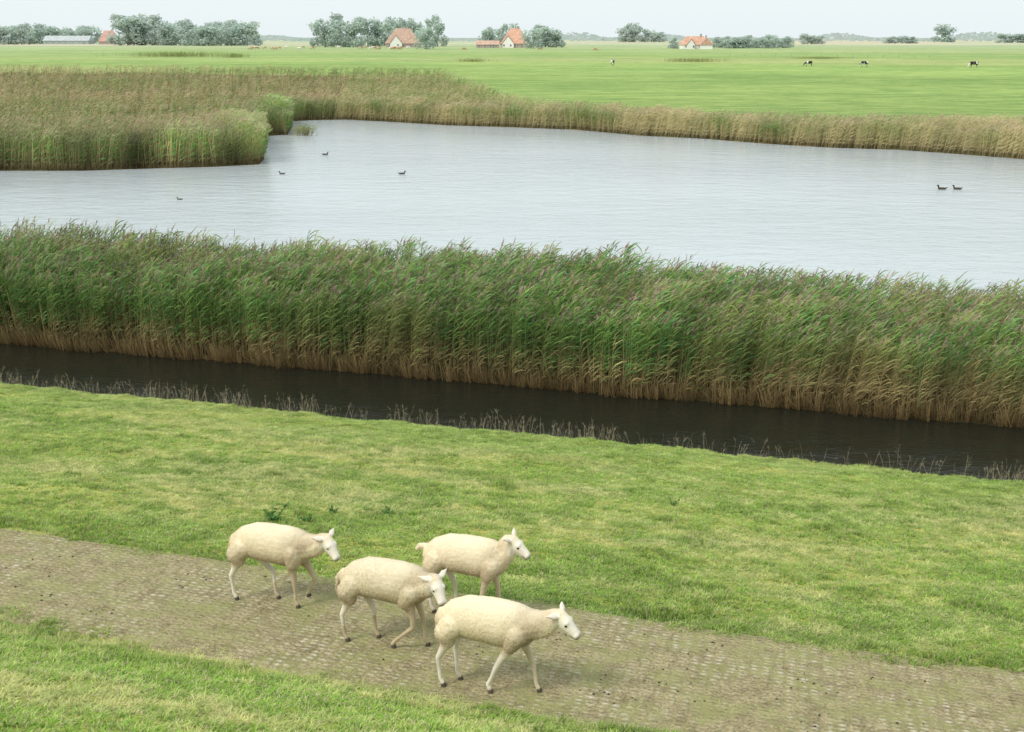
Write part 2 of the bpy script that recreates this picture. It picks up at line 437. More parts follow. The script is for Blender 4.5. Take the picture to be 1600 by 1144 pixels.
# far reeds
green_spots = [(428, 196, 34, 22, 1.0), (320, 182, 110, 7, .9), (470, 128, 220, 7, 1.0), (200, 148, 160, 5, .8), (660, 178, 60, 6, .4), (80, 190, 120, 5, .5)]
def far_reeds(cond, nfront, ndeep, urange, vrange, west):
    segs = np.array(shore); seglen = np.hypot(*(segs[1:]-segs[:-1]).T)
    i = RNG.choice(len(seglen), nfront, p=seglen/seglen.sum()); q = RNG.random(nfront)
    bx = segs[i]+(segs[i+1]-segs[i])*q[:, None]
    rad = RNG.random(nfront)**1.3*5.5; an = RNG.uniform(0, 2*math.pi, nfront)
    X = bx[:, 0]+rad*np.cos(an); Y = bx[:, 1]+rad*np.sin(an)
    u = RNG.uniform(*urange, ndeep); v = RNG.uniform(*vrange, ndeep)
    a = (u-800)/F; b = (572-v)/F; kk = -6.6/(-SP+b*CP)
    X = np.concatenate([X, a*kk]); Y = np.concatenate([Y, (CP+b*SP)*kk])
    m = inpoly(X, Y, reed_poly) & cond(X, Y)
    X, Y = X[m], Y[m]; n = len(X)
    d = np.hypot(X, Y); ds = distline(X, Y, shore)
    big = 1+np.clip((d-80)/110, 0, 1.6)
    c1 = fbm(X*.55, Y*.35, 66, 2); c2 = fbm(X*.6+30, Y*.4, 67, 2)
    hn = fbm(X*.12, Y*.12, 61)
    fr = 1-ss(1.5, 4.5, ds)
    ca = 1.0 if west else .5
    h = .86+.18*hn+(.18+.40*fr*ca)*(c1-.45)*(1-.4*ss(90, 140, d))+RNG.normal(0, .05, n)
    h = h*((1+.16*(1-ss(75, 100, d))) if west else 1.04)
    h = h*(.88+.12*ss(0, 2.0, ds))
    patch = fbm(X*.028+5, Y*.055, 62, 4)
    ub, vb = proj(X, Y, np.full(n, -8.0)); gs = np.zeros(n)
    for (gu, gv, ru, rv, am) in green_spots: gs = np.maximum(gs, am*np.exp(-((ub-gu)/ru)**2-((vb-gv)/rv)**2))
    if west: dry = .50+(patch-.5)*2.8+(c2-.5)*1.2-.75*fr*(.4+1.2*c1)-gs
    else: dry = .30+(patch-.5)*1.8+(c2-.5)*1.8-gs
    dry = np.clip(dry+RNG.normal(0, .14, n), 0, 1)
    h = h*(1+.12*gs)
    tint = np.clip((.80+.36*RNG.random((n, 1))+(.4+1.5*ca*fr[:, None]*west)*(c1[:, None]-.5)), .3, 1.5)*np.ones((n, 3))*1.06  # random tone, with shaded gaps between tufts painted darker
    lean = np.stack([.08+RNG.normal(0, .06, n)+(c2-.5)*.4, RNG.normal(0, .06, n)], 1)
    dc = (.44, .36, .19) if west else (.50, .44, .23)
    topc = np.array((.44, .34, .22)); tw = (RNG.uniform(.25, .85, n)*(1-.4*fr) if west else RNG.uniform(0, .3, n))*(1-.9*np.clip(gs, 0, 1))
    base = np.array((.50, .42, .22)); gb = .5 if west else .75
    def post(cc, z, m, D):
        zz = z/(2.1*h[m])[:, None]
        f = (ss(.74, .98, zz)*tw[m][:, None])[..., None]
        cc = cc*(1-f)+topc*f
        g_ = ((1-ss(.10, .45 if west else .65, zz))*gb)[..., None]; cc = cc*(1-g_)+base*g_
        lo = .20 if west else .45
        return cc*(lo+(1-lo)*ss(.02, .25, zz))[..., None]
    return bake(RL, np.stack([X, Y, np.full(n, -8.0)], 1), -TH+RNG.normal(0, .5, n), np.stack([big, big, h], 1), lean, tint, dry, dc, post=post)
cond_w = lambda X, Y: X < P(545, 187)[0]+(Y-100)*-.12
cond_e = lambda X, Y: ~cond_w(X, Y)
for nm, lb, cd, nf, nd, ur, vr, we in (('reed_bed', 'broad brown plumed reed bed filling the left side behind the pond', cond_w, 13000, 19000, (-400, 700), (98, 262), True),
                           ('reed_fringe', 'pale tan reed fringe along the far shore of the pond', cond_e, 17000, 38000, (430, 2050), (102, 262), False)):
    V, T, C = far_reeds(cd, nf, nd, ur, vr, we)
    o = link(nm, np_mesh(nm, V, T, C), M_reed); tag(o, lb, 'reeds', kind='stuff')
def blade_clump(name, u, v, z, wid, h, nst, label, cat, group=None, dryv=.3, tpls=RL, depth=None, tintv=1.0):
    cx, cy = P(u, v, z)
    e = empty(name, (cx, cy, z)); tag(e, label, cat, group)
    X = RNG.normal(0, wid/2.6, nst); Y = RNG.normal(0, (depth or wid*.3)/2, nst)
    V, T, C = bake(tpls, np.stack([X, Y, np.zeros(nst)], 1), RNG.uniform(-1, 1, nst), np.stack([np.full(nst, 1.), np.full(nst, 1.), h/2.1*RNG.uniform(.6, 1.1, nst)], 1),
                   np.stack([RNG.normal(0, .3, nst), RNG.normal(0, .2, nst)], 1), np.full((nst, 3), tintv), np.full(nst, dryv))
    link('foliage', np_mesh('foliage', V, T, C), M_reed, e); return e
blade_clump('reed_clump', 472, 212, -8.0, 1.3, .9, 60, 'small low reed clump standing alone in the pond beside the left reed bed', 'reeds')
RU = [(278, 89, 27, 2.1, 'long dark green rush patch in the pasture at left'), (366, 90, 8, 1.7, 'small dark green rush patch just right of the long one'),
      (1086, 97, 12, 1.3, 'dark rush patch in the pasture right of centre'), (738, 97, 6, 1.1, 'faint small rush patch beyond the far shore reeds at centre'),
      (1280, 92, 14, .8, 'faint low rush patch in the pasture at right')]
for u, v, w, h, lb in RU: blade_clump('rush_patch', u, v, -7.85, w, h, int(w*40), lb, 'rushes', None, .05, RL, 2, 1.1)

# ------------------------------------------------------------ grass
GA = [np.array(c) for c in ((.29, .48, .08), (.35, .53, .10), (.42, .56, .14), (.23, .42, .07))]
STR = np.array((.78, .71, .44))
def tuft(seed, nb=8, L0=.050, wd=.0085, straw=.25):
    r = random.Random(seed); tb = TB()
    for i in range(nb):
        a = r.uniform(0, 6.283); L = L0*r.uniform(.5, 1.6); e = math.radians(r.uniform(28, 75))
        p = np.array((r.uniform(-.02, .02), r.uniform(-.02, .02), -.01)); d = np.array((math.cos(a)*math.cos(e), math.sin(a)*math.cos(e), math.sin(e)))
        b = r.uniform(0, 3.14); c = STR*r.uniform(.6, 1) if r.random() < straw else r.choice(GA)*r.uniform(.8, 1.2)
        m_ = p+d*L*.6; q = m_+(d+np.array((math.cos(a)*.5, math.sin(a)*.5, -.45)))*L*.4
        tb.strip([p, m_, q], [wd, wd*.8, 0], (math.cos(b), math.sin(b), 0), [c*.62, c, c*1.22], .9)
    return tb.done()
GT = [tuft(i) for i in range(12)]
def in_view(x, y, z, mu=220, mb=110):
    u, v = proj(x, y, z); return (u > -mu) & (u < 1600+mu) & (v < 1144+mb)
def track_edge(t):
    return edge_near(t)+(fbm(t*1.6, t*0, 88)-.5)*.7, edge_far(t)+(fbm(t*1.6+50, t*0, 89)-.5)*.7
n = 380000
s = RNG.uniform(3.4, 20.35, n); t = RNG.uniform(-26, 10, n)
e0, e1 = track_edge(t)
ontrack = (s > e0) & (s < e1)
edgeness = np.exp(-np.minimum(s-e0, e1-s)/.22)*ontrack
keep = ~ontrack | (RNG.random(n) < .40*ss(.42, .64, fbm(t*1.5, s*2.2, 91))+.6*edgeness+.04)
x, y = xy(s, t); z = gz(x, y); keep &= in_view(x, y, z)
s, t, x, y, z, ot = s[keep], t[keep], x[keep], y[keep], z[keep], ontrack[keep]; n = len(s)
lush = fbm(t*1.3, s*2.0, 101); lush2 = fbm(t*.25, s*.9, 102); tiny = fbm(t*4.3, s*5.3, 103, 2); mic = vn(t*11, s*13, 105)
tus = ss(.66, .82, fbm(t*2.4, s*3.2, 106, 2))
shelf = ss(17.0, 19, s)
yel = np.clip((lush2-.43)*2.0+(tiny-.5)*1.6+(lush-.5)*-.9+(mic-.5)*.7+.10-tus*.5, 0, 1)*(1-shelf*.5)
te0, te1 = track_edge(t)
edge_l = np.maximum(np.exp(-((s-te1-.25)/.25)**2), np.exp(-((s-te0+.22)/.25)**2))*ss(.32, .52, fbm(t*.9, s*.5, 104))
yel = np.clip(yel-edge_l*.55, 0, 1)
h = (.50+.50*ss(.5, .72, lush)+.70*(mic**2)+.7*tus)*(1-.35*shelf)*(1+.55*edge_l)
h = np.where(ot, .4, h)*RNG.uniform(.7, 1.3, n)
tint = (.86+.32*RNG.random((n, 1)))*np.ones((n, 3))
tint *= (1-.24*edge_l[:, None])*(1-.12*ss(.55, .75, lush)[:, None])*(1-.16*tus[:, None])*(.86+.28*tiny[:, None])*(.80+.40*mic[:, None])
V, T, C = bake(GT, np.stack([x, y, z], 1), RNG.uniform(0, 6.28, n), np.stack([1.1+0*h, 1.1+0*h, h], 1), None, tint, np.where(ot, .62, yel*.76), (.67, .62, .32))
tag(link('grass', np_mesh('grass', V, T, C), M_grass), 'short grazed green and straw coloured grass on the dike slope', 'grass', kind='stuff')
print('grass tufts', n)
DS = []
for i in range(8):
    r = random.Random(900+i); tb = TB(); H = .5
    c = np.array((.60, .51, .37))*r.uniform(.7, 1.1); lx = r.uniform(-.12, .12)
    tb.strip([(0, 0, 0), (lx*.4, 0, H*.5), (lx, 0, H)], [.006, .005, .003], (1, 0, 0), c, 0)
    for k in range(3):
        z0 = H*r.uniform(.5, .98); a = r.uniform(0, 6.28); L = r.uniform(.04, .10)
        tb.strip([(lx*z0/H, 0, z0), (lx*z0/H+L*.5*math.cos(a), L*.5*math.sin(a), z0+L*.6), (lx*z0/H+L*.8*math.cos(a), L*.8*math.sin(a), z0+L)], [.003, .006, 0], (.7, .3, .6), c*1.1, 0)
    DS.append(tb.done())
n = 11000; t = RNG.uniform(-30, 9, n); s = RNG.normal(20.12, .12, n)
cl = ss(.34, .62, fbm(t*.45, t*0+2, 131))*ss(.25, .6, fbm(t*2.5, t*0, 132)); k = RNG.random(n) < cl*.36+.08
s, t = s[k], t[k]; n = len(s); x, y = xy(s, t)
V, T, C = bake(DS, np.stack([x, y, gz(x, y)-.03], 1), RNG.uniform(0, 6.28, n), RNG.uniform(.25, .95, n), RNG.normal(0, .2, (n, 2)), (.7+.5*RNG.random((n, 1)))*np.ones((n, 3)))
tag(link('dead_stalks', np_mesh('dead_stalks', V, T, C), M_grass), 'thin brown dead stalks standing along the near ditch bank', 'stalks', kind='stuff')
vv = []; tt = []; cc = []
n = 300; t = RNG.uniform(-22, 9, n)
cx = RNG.integers(0, 40, n); s = np.interp(cx, range(40), RNG.uniform(8.2, 10, 40))+RNG.normal(0, .10, n); t = np.where(RNG.random(n) < .7, np.interp(cx, range(40), RNG.uniform(-20, 8, 40))+RNG.normal(0, .12, n), t)
x, y = xy(s, t); z = gz(x, y)
oc = np.array([(1, 0, 0), (0, 1, 0), (-1, 0, 0), (0, -1, 0), (0, 0, 1), (0, 0, -1)], float)
of = np.array([(0, 1, 4), (1, 2, 4), (2, 3, 4), (3, 0, 4), (1, 0, 5), (2, 1, 5), (3, 2, 5), (0, 3, 5)])
for i in range(n):
    k = RNG.uniform(.006, .016)
    vv.append(oc*np.array((k, k*.8, k*.6))*RNG.uniform(.8, 1.2, (6, 1))+np.array((x[i], y[i], z[i]+.020))); tt.append(of+6*i)
    cc.append(np.tile((.07, .055, .04), (6, 1)))
tag(link('droppings', np_mesh('droppings', np.concatenate(vv), np.concatenate(tt), np.concatenate(cc)), vcol_mat('dropping', .9)), 'small dark droppings scattered on the paved track', 'droppings', kind='stuff')

def weed(u, v, rad, label, seed):
    x, y, z = ground_hit(u, v); r = random.Random(seed)
    e = empty('weed', (x, y, z)); tag(e, label, 'weed')
    tb = TB(); sb = TB()
    for k in range(11):
        a0 = r.uniform(0, 6.28); lean = r.uniform(.4, 1.6); H = rad*r.uniform(.35, .8)
        top = np.array((math.cos(a0)*lean*H, math.sin(a0)*lean*H, H))
        sb.strip([(0, 0, -.02), top*.5, top], [.008, .007, .004], (1, 0, 0), (.08, .15, .04), 0)
        for i in range(12):
            q = r.uniform(.1, 1); p = top*q; a = r.uniform(0, 6.28); L = rad*r.uniform(.16, .34); e_ = r.uniform(-.2, .9)
            d = np.array((math.cos(a)*math.cos(e_), math.sin(a)*math.cos(e_), math.sin(e_)))
            c = np.array((.10, .22, .055))*r.uniform(.6, 1.5)
            tb.strip([p, p+d*L*.5, p+d*L+np.array((0, 0, -.3*L))], [.005, L*.45, 0], (-math.sin(a), math.cos(a), .2), c, 0)
    for nm, b_ in (('foliage', tb), ('stem', sb)):
        V, T, C, _ = b_.done(); link(nm, np_mesh(nm, V, T, C), M_grass, e)
weed(428, 814, .27, 'dark green leafy weed standing in the grass above the leftmost sheep', 1)
weed(520, 800, .12, 'small weed in the grass just right of the dark leafy weed', 2)
weed(604, 804, .14, 'low spreading weed in the grass above the middle pair of sheep', 3)
weed(1052, 790, .11, 'low weed in the grass right of centre', 4)
weed(480, 815, .13, 'low broad weed touching the right side of the dark leafy weed', 5)

# ------------------------------------------------------------ animals
def ell(bm, c, r, sub=2, rot=None):
    m = Matrix.Translation(c)
    if rot is not None: m = m @ rot
    m = m @ Matrix.Diagonal((r[0], r[1], r[2], 1))
    bmesh.ops.create_icosphere(bm, subdivisions=sub, radius=1, matrix=m)
def chain(bm, pts, sub=2, step=.4):
    for a, b in zip(pts[:-1], pts[1:]):
        a = np.array(a, float); b = np.array(b, float)
        n = max(1, int(np.linalg.norm((b-a)[:3])/(min(a[3], b[3])*step)))
        for i in range(n+1):
            p = a+(b-a)*i/n; ell(bm, p[:3], (p[3],)*3, sub)
def remeshed(bm, voxel, smooth=4):
    me = bpy.data.meshes.new('tmp'); bm.to_mesh(me); bm.free()
    o = bpy.data.objects.new('tmp', me); COL.objects.link(o)
    m = o.modifiers.new('r', 'REMESH'); m.mode = 'VOXEL'; m.voxel_size = voxel
    s_ = o.modifiers.new('s', 'SMOOTH'); s_.factor = .5; s_.iterations = smooth
    dg = bpy.context.evaluated_depsgraph_get(); dg.update()
    me2 = bpy.data.meshes.new_from_object(o.evaluated_get(dg))
    bpy.data.objects.remove(o); bpy.data.meshes.remove(me)
    me2.polygons.foreach_set('use_smooth', np.ones(len(me2.polygons), bool))
    return me2
def get_co(me):
    c = np.empty(len(me.vertices)*3, np.float32); me.vertices.foreach_get('co', c); return c.reshape(-1, 3)
def get_no(me):
    c = np.empty(len(me.vertices)*3, np.float32); me.vertex_normals.foreach_get('vector', c); return c.reshape(-1, 3)

def make_sheep(u, v, head, label, hind, front, poll, nose, tail, lifted={}, tone=1.0, dirt_shade=1.0, seed=0, ear=0):
    x0, y0, z0 = ground_hit(u, v)
    rz = -TH+head
    root = empty('sheep', (x0, y0, z0), rz); tag(root, label, 'sheep', 'sheep walking along the paved track')
    root.scale = (1, 1, 1.05)
    c, s_ = math.cos(rz), math.sin(rz)
    def gl(x, y): return float(gz(x0+x*c-y*s_, y0+x*s_+y*c))-z0+.014
    bm = bmesh.new()
    trunk = [(-.41, .630, .108, .105), (-.35, .650, .152, .145), (-.22, .668, .182, .172), (-.05, .662, .194, .182), (.10, .650, .202, .176), (.22, .648, .192, .152), (.30, .655, .160, .125)]
    for a, b in zip(trunk[:-1], trunk[1:]):
        for i in range(6):
            p = np.array(a)+(np.array(b)-np.array(a))*i/6
            ell(bm, (p[0], 0, p[1]), (.10, p[3], p[2]), 3)
    feet = []
    for sd, hx in zip((-1, 1), hind):
        key = 'h'+str(sd); yh = .095*sd; g_ = gl(hx, yh)
        sx = -.34+.30*(hx+.33)
        if key in lifted: pts = lifted[key]
        else: pts = [(sx, yh*1.1, .48, .062), (hx*.5+sx*.5-.018, yh, .38, .037), (hx-.024, yh, .295, .0250), (hx-.018, yh*.95, .18+g_*.5, .0178), (hx-.010, yh*.92, .075+g_, .0195), (hx+.010, yh*.92, .038+g_, .0205)]
        chain(bm, [(-.34, yh*.85, .62, .115), (sx-.03, yh*1.08, .55, .095)]+pts); feet.append(pts[-1])
    for sd, fx in zip((-1, 1), front):
        key = 'f'+str(sd); yf = .085*sd; g_ = gl(fx, yf)
        ex = .20+.15*(fx-.2)
        if key in lifted: pts = lifted[key]
        else: pts = [(ex, yf*1.05, .47, .050), (ex*.6+fx*.4+.006, yf, .365, .033), (ex*.32+fx*.68+.006, yf, .265, .0260), (ex*.15+fx*.85+.003, yf*.95, .165+g_*.5, .0175), (fx-.006, yf*.92, .075+g_, .0188), (fx+.012, yf*.92, .038+g_, .0205)]
        chain(bm, [(.235, yf*1.1, .62, .105), (ex+.02, yf*1.12, .53, .078)]+pts); feet.append(pts[-1])
    P0 = np.array(poll); P1 = np.array(nose); hd = P1-P0; hl0 = np.linalg.norm(hd); hd = hd/hl0
    hl = min(hl0, .235); P0 = P0+hd*max(0, hl0-hl)*.45; P1 = P0+hd*hl
    nb = np.array((.26, 0, .66))
    mid = nb*.45+P0*.55+np.array((.01, 0, -.03))
    chain(bm, [(*nb, .155), (*(nb*.7+mid*.3), .136), (*mid, .108), (*(P0-hd*.02-np.array((.03, 0, .035))), .083)])
    upv = np.array((0, 0, 1.))-hd*hd[2]; upv /= np.linalg.norm(upv); side = np.cross(upv, hd)
    chain(bm, [(*P0, .064), (*(P0+hd*.07), .063), (*(P0+hd*(hl*.58)-upv*.004), .050), (*(P1-hd*.05-upv*.004), .043), (*(P1-hd*.035-upv*.008), .039)], 3, .3)
    chain(bm, [(*(P0+hd*.05-upv*.042), .048), (*(P0+hd*(hl*.78)-upv*.028), .031)])
    for sg in (-1, 1): ell(bm, P1-hd*.034+side*.014*sg, (.033,)*3, 2)
    efs = []
    for sg in (-1, 1):
        ell(bm, P0+hd*.075+side*.036*sg+upv*.028, (.030,)*3, 2)
        b0 = P0+side*.050*sg+upv*.020-hd*.015
        ed = side*sg*.9+upv*(.0+ear)-hd*.55; ed = ed/np.linalg.norm(ed)
        wd = np.cross(ed, upv); wd = wd/np.linalg.norm(wd); nn_ = np.cross(wd, ed)
        rot = Matrix(((*ed, 0), (*wd, 0), (*nn_, 0), (0, 0, 0, 1))).transposed()
        for i in range(11):
            q = i/10; w = .030*math.sin(math.pi*min(1, .22+.80*q)**1.1)+.004
            ell(bm, b0+ed*.112*q-upv*.018*q*q, (.016, max(.006, w), .0105), 2, rot)
        efs.append((b0+ed*.025, b0+ed*.13-upv*.018))
    chain(bm, tail, 2)
    me = remeshed(bm, .0085, 3)
    co = get_co(me).astype(float); no = get_no(me).astype(float)
    ph = (co-P0)@hd; pr = np.linalg.norm(co-P0-np.outer(ph, hd), axis=1)
    face = ss(-.01, .06, ph)*(1-ss(.10, .12, pr))*(1-ss(.15, .20, np.linalg.norm(co-(P0+P1)/2, axis=1)))
    eard = np.full(len(co), 9.)
    for a_, b_ in efs:
        q = np.clip(((co-a_)@(b_-a_))/((b_-a_)@(b_-a_)), 0, 1); eard = np.minimum(eard, np.linalg.norm(co-a_-q[:, None]*(b_-a_), axis=1))
    ears = (eard < .036)*1.0
    bare = np.maximum(np.maximum(face, ears), (1-ss(.38, .45, co[:, 2])))
    wool = 1-bare
    nz = np.array([noise.noise(Vector(p)*34+Vector((seed, 0, 0)))+.6*noise.noise(Vector(p)*70) for p in co])
    nb_ = np.array([noise.noise(Vector(p)*6+Vector((seed*3, 5, 0))) for p in co])
    co2 = co+no*(wool*(nz*.0022+nb_*.004))[:, None]
    me.vertices.foreach_set('co', co2.astype(np.float32).ravel()); me.update()
    cream = np.array((.80, .71, .53))*tone; tan = np.array((.46, .37, .245)); white = np.array((.80, .75, .65)); pink = np.array((.60, .44, .36))
    chest = ss(.08, .34, co[:, 0])*(1-ss(-.06, .0, ph))*(1-ss(.70, .88, co[:, 2])*.75)
    lowf = 1-ss(.46, .70, co[:, 2])  # lower fleece goes tan: dirt together with painted belly shade
    dmix = np.clip((chest*.80+lowf*.65+nb_*.20+nz*.05)*dirt_shade, 0, .95)[:, None]
    colr = cream*(1-dmix)+tan*dmix
    legd = np.clip(.10+nb_*.35+ss(.12, .0, co[:, 2])*.25, 0, .6)[:, None]
    legc = white*(1-legd)+np.array((.45, .36, .26))*legd
    lg = ((1-ss(.38, .47, co[:, 2]))*(ph < -.02))[:, None]
    colr = colr*(1-lg)+legc*lg
    fc = np.maximum(face, ears)[:, None]*.9; colr = colr*(1-fc)+white*fc
    inn = (ears*(no@hd > .1))[:, None]; colr = colr*(1-inn*.45)+pink*inn*.45
    mz = ss(hl-.035, hl-.0, ph)[:, None]*(pr < .08)[:, None]; colr = colr*(1-mz*.7)+np.array((.20, .14, .12))*mz*.7
    upc = (co-P0)@upv
    mouth = (np.abs(upc+.026) < .005)*(ph > hl-.07)*(pr < .08); colr[mouth.astype(bool)] = (.12, .08, .07)
    colr = np.clip(colr*(1+nz[:, None]*.03*wool[:, None]), 0, 1)
    setcol(me, colr)
    me.name = 'sheep_body'
    link('body', me, M_body, root)
    idx = np.where(wool > .7)[0]; k = 42000
    idx = RNG.choice(idx, k); p = co2[idx]; n_ = no[idx]
    rd = RNG.normal(0, 1, (k, 3)); tg = np.cross(n_, rd); tg /= np.linalg.norm(tg, axis=1)[:, None]+1e-6
    L = RNG.uniform(.006, .012, k)[:, None]
    d = n_*RNG.uniform(.35, .8, (k, 1))+np.array((-.35, 0, -.35))+.5*tg
    jit = np.cross(n_, tg)*RNG.uniform(-.006, .006, (k, 1))+tg*RNG.uniform(-.006, .006, (k, 1))
    w = np.cross(d, n_); w /= np.linalg.norm(w, axis=1)[:, None]+1e-6
    a = p+jit-n_*.002-w*.003; b = p+jit-n_*.002+w*.003; e_ = p+jit+d*L
    V = np.stack([a, b, e_], 1).reshape(-1, 3); T = np.arange(3*k).reshape(-1, 3)
    C = np.repeat(np.clip(colr[idx]*RNG.uniform(1.0, 1.14, (k, 1)), 0, .92), 3, axis=0)
    link('fleece', np_mesh('fleece', V, T, C), M_fleece, root)
    for fpt in feet:
        hb = bmesh.new()
        for sg in (-1, 1):
            bmesh.ops.create_cone(hb, cap_ends=True, segments=8, radius1=.015, radius2=.012, depth=.030,
                                  matrix=Matrix.Translation((fpt[0]+.010, fpt[1]+sg*.011, fpt[2]-.023)) @ Matrix.Diagonal((1.5, .75, 1, 1)))
        hm = bpy.data.meshes.new('hoof'); hb.to_mesh(hm); hb.free(); link('hoof', hm, M_hoof, root)
    for sg in (-1, 1):
        eb = bmesh.new(); ec = P0+hd*.088+side*sg*.055+upv*.020
        ell(eb, ec, (.0125,)*3, 2); em = bpy.data.meshes.new('eye'); eb.to_mesh(em); eb.free(); link('eye', em, M_eye, root)
    return root
make_sheep(438, 943, .02, 'leftmost sheep, cream with a brown chest, one forefoot lifted, at the rear of the group',
           (-.47, -.08), (.22, .30), (.56, -.02, .79), (.74, -.10, .58), [(-.48, 0, .68, .030), (-.52, 0, .60, .024), (-.525, 0, .54, .018)],
           {'f1': [(.26, .09, .47, .051), (.33, .085, .36, .033), (.37, .085, .28, .026), (.335, .08, .20, .0185), (.30, .08, .145, .0195), (.285, .08, .115, .021)]}, 1.0, 1.1, 1)
make_sheep(614, 1008, .0, 'second sheep from the left, darker fleece, head turned down towards the front sheep',
           (-.45, -.20), (-.06, .31), (.47, -.08, .77), (.60, -.20, .57), [(-.48, 0, .69, .030), (-.54, 0, .62, .026), (-.555, 0, .49, .018)],
           {'f-1': [(.22, -.09, .47, .051), (.245, -.085, .36, .033), (.245, -.085, .26, .0262), (.14, -.08, .17, .0185), (.06, -.08, .10, .0195), (.03, -.08, .062, .021)]}, .94, 1.25, 2, -.05)
make_sheep(737, 962, .02, 'farthest sheep from the viewer, cream, holding its head high behind the front sheep',
           (-.40, -.18), (.10, .28), (.43, -.02, .87), (.64, -.05, .72), [(-.48, 0, .70, .032), (-.545, .0, .70, .026), (-.58, 0, .66, .018)],
           {}, 1.02, .9, 3, .30)
make_sheep(772, 1079, .0, 'front sheep, the nearest and rightmost, pale cream, striding with its neck stretched forward',
           (-.46, -.36), (-.03, .37), (.57, -.02, .81), (.80, -.07, .63), [(-.475, 0, .69, .030), (-.51, 0, .62, .025), (-.515, 0, .54, .018)],
           {}, 1.04, .85, 4, .08)

# cows
def cow_mesh(graze, pattern, seed):
    bm = bmesh.new()
    for a, b in (((-.7, 1.05, .33, .26), (0, 1.0, .38, .32)), ((0, 1.0, .38, .32), (.6, 1.03, .36, .26))):
        for i in range(5):
            p = np.array(a)+(np.array(b)-np.array(a))*i/4; ell(bm, (p[0], 0, p[1]), (.22, p[3], p[2]), 2)
    for sx, fx in ((-.68, -.70), (.55, .55)):
        for sg in (-1, 1):
            f = fx+sg*.10
            chain(bm, [(sx, .18*sg, .9, .17), (sx+.02, .18*sg, .62, .10), (f-.02, .17*sg, .36, .065), (f, .17*sg, .06, .06)], 1)
    if graze: chain(bm, [(.65, 0, 1.1, .22), (.98, 0, .75, .15), (1.15, 0, .42, .12), (1.25, 0, .12, .08)], 1)
    else: chain(bm, [(.65, 0, 1.15, .22), (.95, 0, 1.32, .15), (1.1, 0, 1.38, .13), (1.36, 0, 1.18, .08)], 1)
    chain(bm, [(-.88, 0, 1.25, .05), (-.95, 0, .9, .04), (-.95, 0, .55, .05)], 1)
    me = remeshed(bm, .045, 2); co = get_co(me)
    nz = np.array([noise.noise(Vector(p)*1.9+Vector((seed*7.3, 0, 0))) for p in co])
    if pattern == 'pied': c = np.where(nz[:, None] > .16, np.array((.75, .73, .68)), np.array((.03, .027, .025)))
    elif pattern == 'brown': c = np.where(nz[:, None] > .25, np.array((.7, .62, .5)), np.array((.42, .27, .17)))
    else: c = np.where(nz[:, None] > .5, np.array((.5, .5, .5)), np.array((.72, .69, .62)))
    setcol(me, c); me.materials.append(M_animal); return me
cows = [(957, 103, 'black and white cow standing alone in the pasture at centre', 1.25, False, 1, 1.15), (1263, 104, 'black and white cow grazing, left one of the three cows at right', 3.0, True, 2, 1.0),
        (1350, 105, 'black and white cow grazing, middle one of the three cows at right', 3.3, True, 3, 1.05), (1521, 106, 'dark cow grazing, rightmost of the cows in the pasture', 3.1, True, 4, 1.1)]
for u, v, lb, rz, gr, sd, sc in cows:
    x, y = P(u, v, -7.85); o = link('cow', cow_mesh(gr, 'pied', sd)); o.location = (x, y, -7.85); o.rotation_euler = (0, 0, rz); o.scale = (sc*1.1,)*3
    tag(o, lb, 'cow', 'black and white cows in the pasture')
mb, mw = cow_mesh(True, 'brown', 5), cow_mesh(True, 'pale', 6)
r = random.Random(3)
for i in range(30):
    u = r.uniform(385, 600) if i < 22 else r.uniform(600, 660); v = r.uniform(75.5, 79)
    x, y = P(u, v, -7.85); me = mb if r.random() < .65 else mw
    o = link('cow', me); o.location = (x, y, -7.85); o.rotation_euler = (0, 0, r.choice((0, 3.1))+r.uniform(-.5, .5)); o.scale = (1.35,)*3
    tag(o, 'tiny brown cow of the far herd below the farm trees' if me is mb else 'tiny pale cow of the far herd below the farm trees', 'cow', 'brown cows of the far herd' if me is mb else 'pale cows of the far herd')
for i, (u, v, lb) in enumerate(((843, 79, 'tiny dark cow standing below the trees of the middle farm'), (930, 80, 'tiny cow in open pasture right of the middle farm'), (725, 79, 'tiny cow between the two middle farms'))):
    x, y = P(u, v, -7.85); o = link('cow', mb); o.location = (x, y, -7.85); o.scale = (1.3,)*3; tag(o, lb, 'cow')

# ducks
bm = bmesh.new()
for q in np.linspace(-1, 1, 9): ell(bm, (q*.14, 0, .045+.02*q*q), (.07, .085*math.sqrt(1-.7*q*q), .075*math.sqrt(1-.75*q*q)), 2)
chain(bm, [(.15, 0, .08, .045), (.19, 0, .16, .032), (.20, 0, .20, .04), (.23, 0, .205, .033)], 2)
chain(bm, [(-.17, 0, .08, .03), (-.25, 0, .12, .014)], 2)
dm = remeshed(bm, .012, 2); co = get_co(dm)
c = np.where((co[:, 2] > .13)[:, None], np.array((.02, .03, .02)), np.array((.07, .055, .045))); setcol(dm, c); dm.materials.append(M_animal)
bb = bmesh.new(); bmesh.ops.create_cone(bb, cap_ends=True, segments=8, radius1=.018, radius2=.009, depth=.06, matrix=Matrix.Translation((.28, 0, .195)) @ Matrix.Rotation(math.pi/2, 4, 'Y') @ Matrix.Diagonal((.5, 1.2, 1, 1)))
bmm = bpy.data.meshes.new('bill'); bb.to_mesh(bmm); bb.free(); M_bill = flat_mat('bill', (.35, .28, .1)); bmm.materials.append(M_bill)
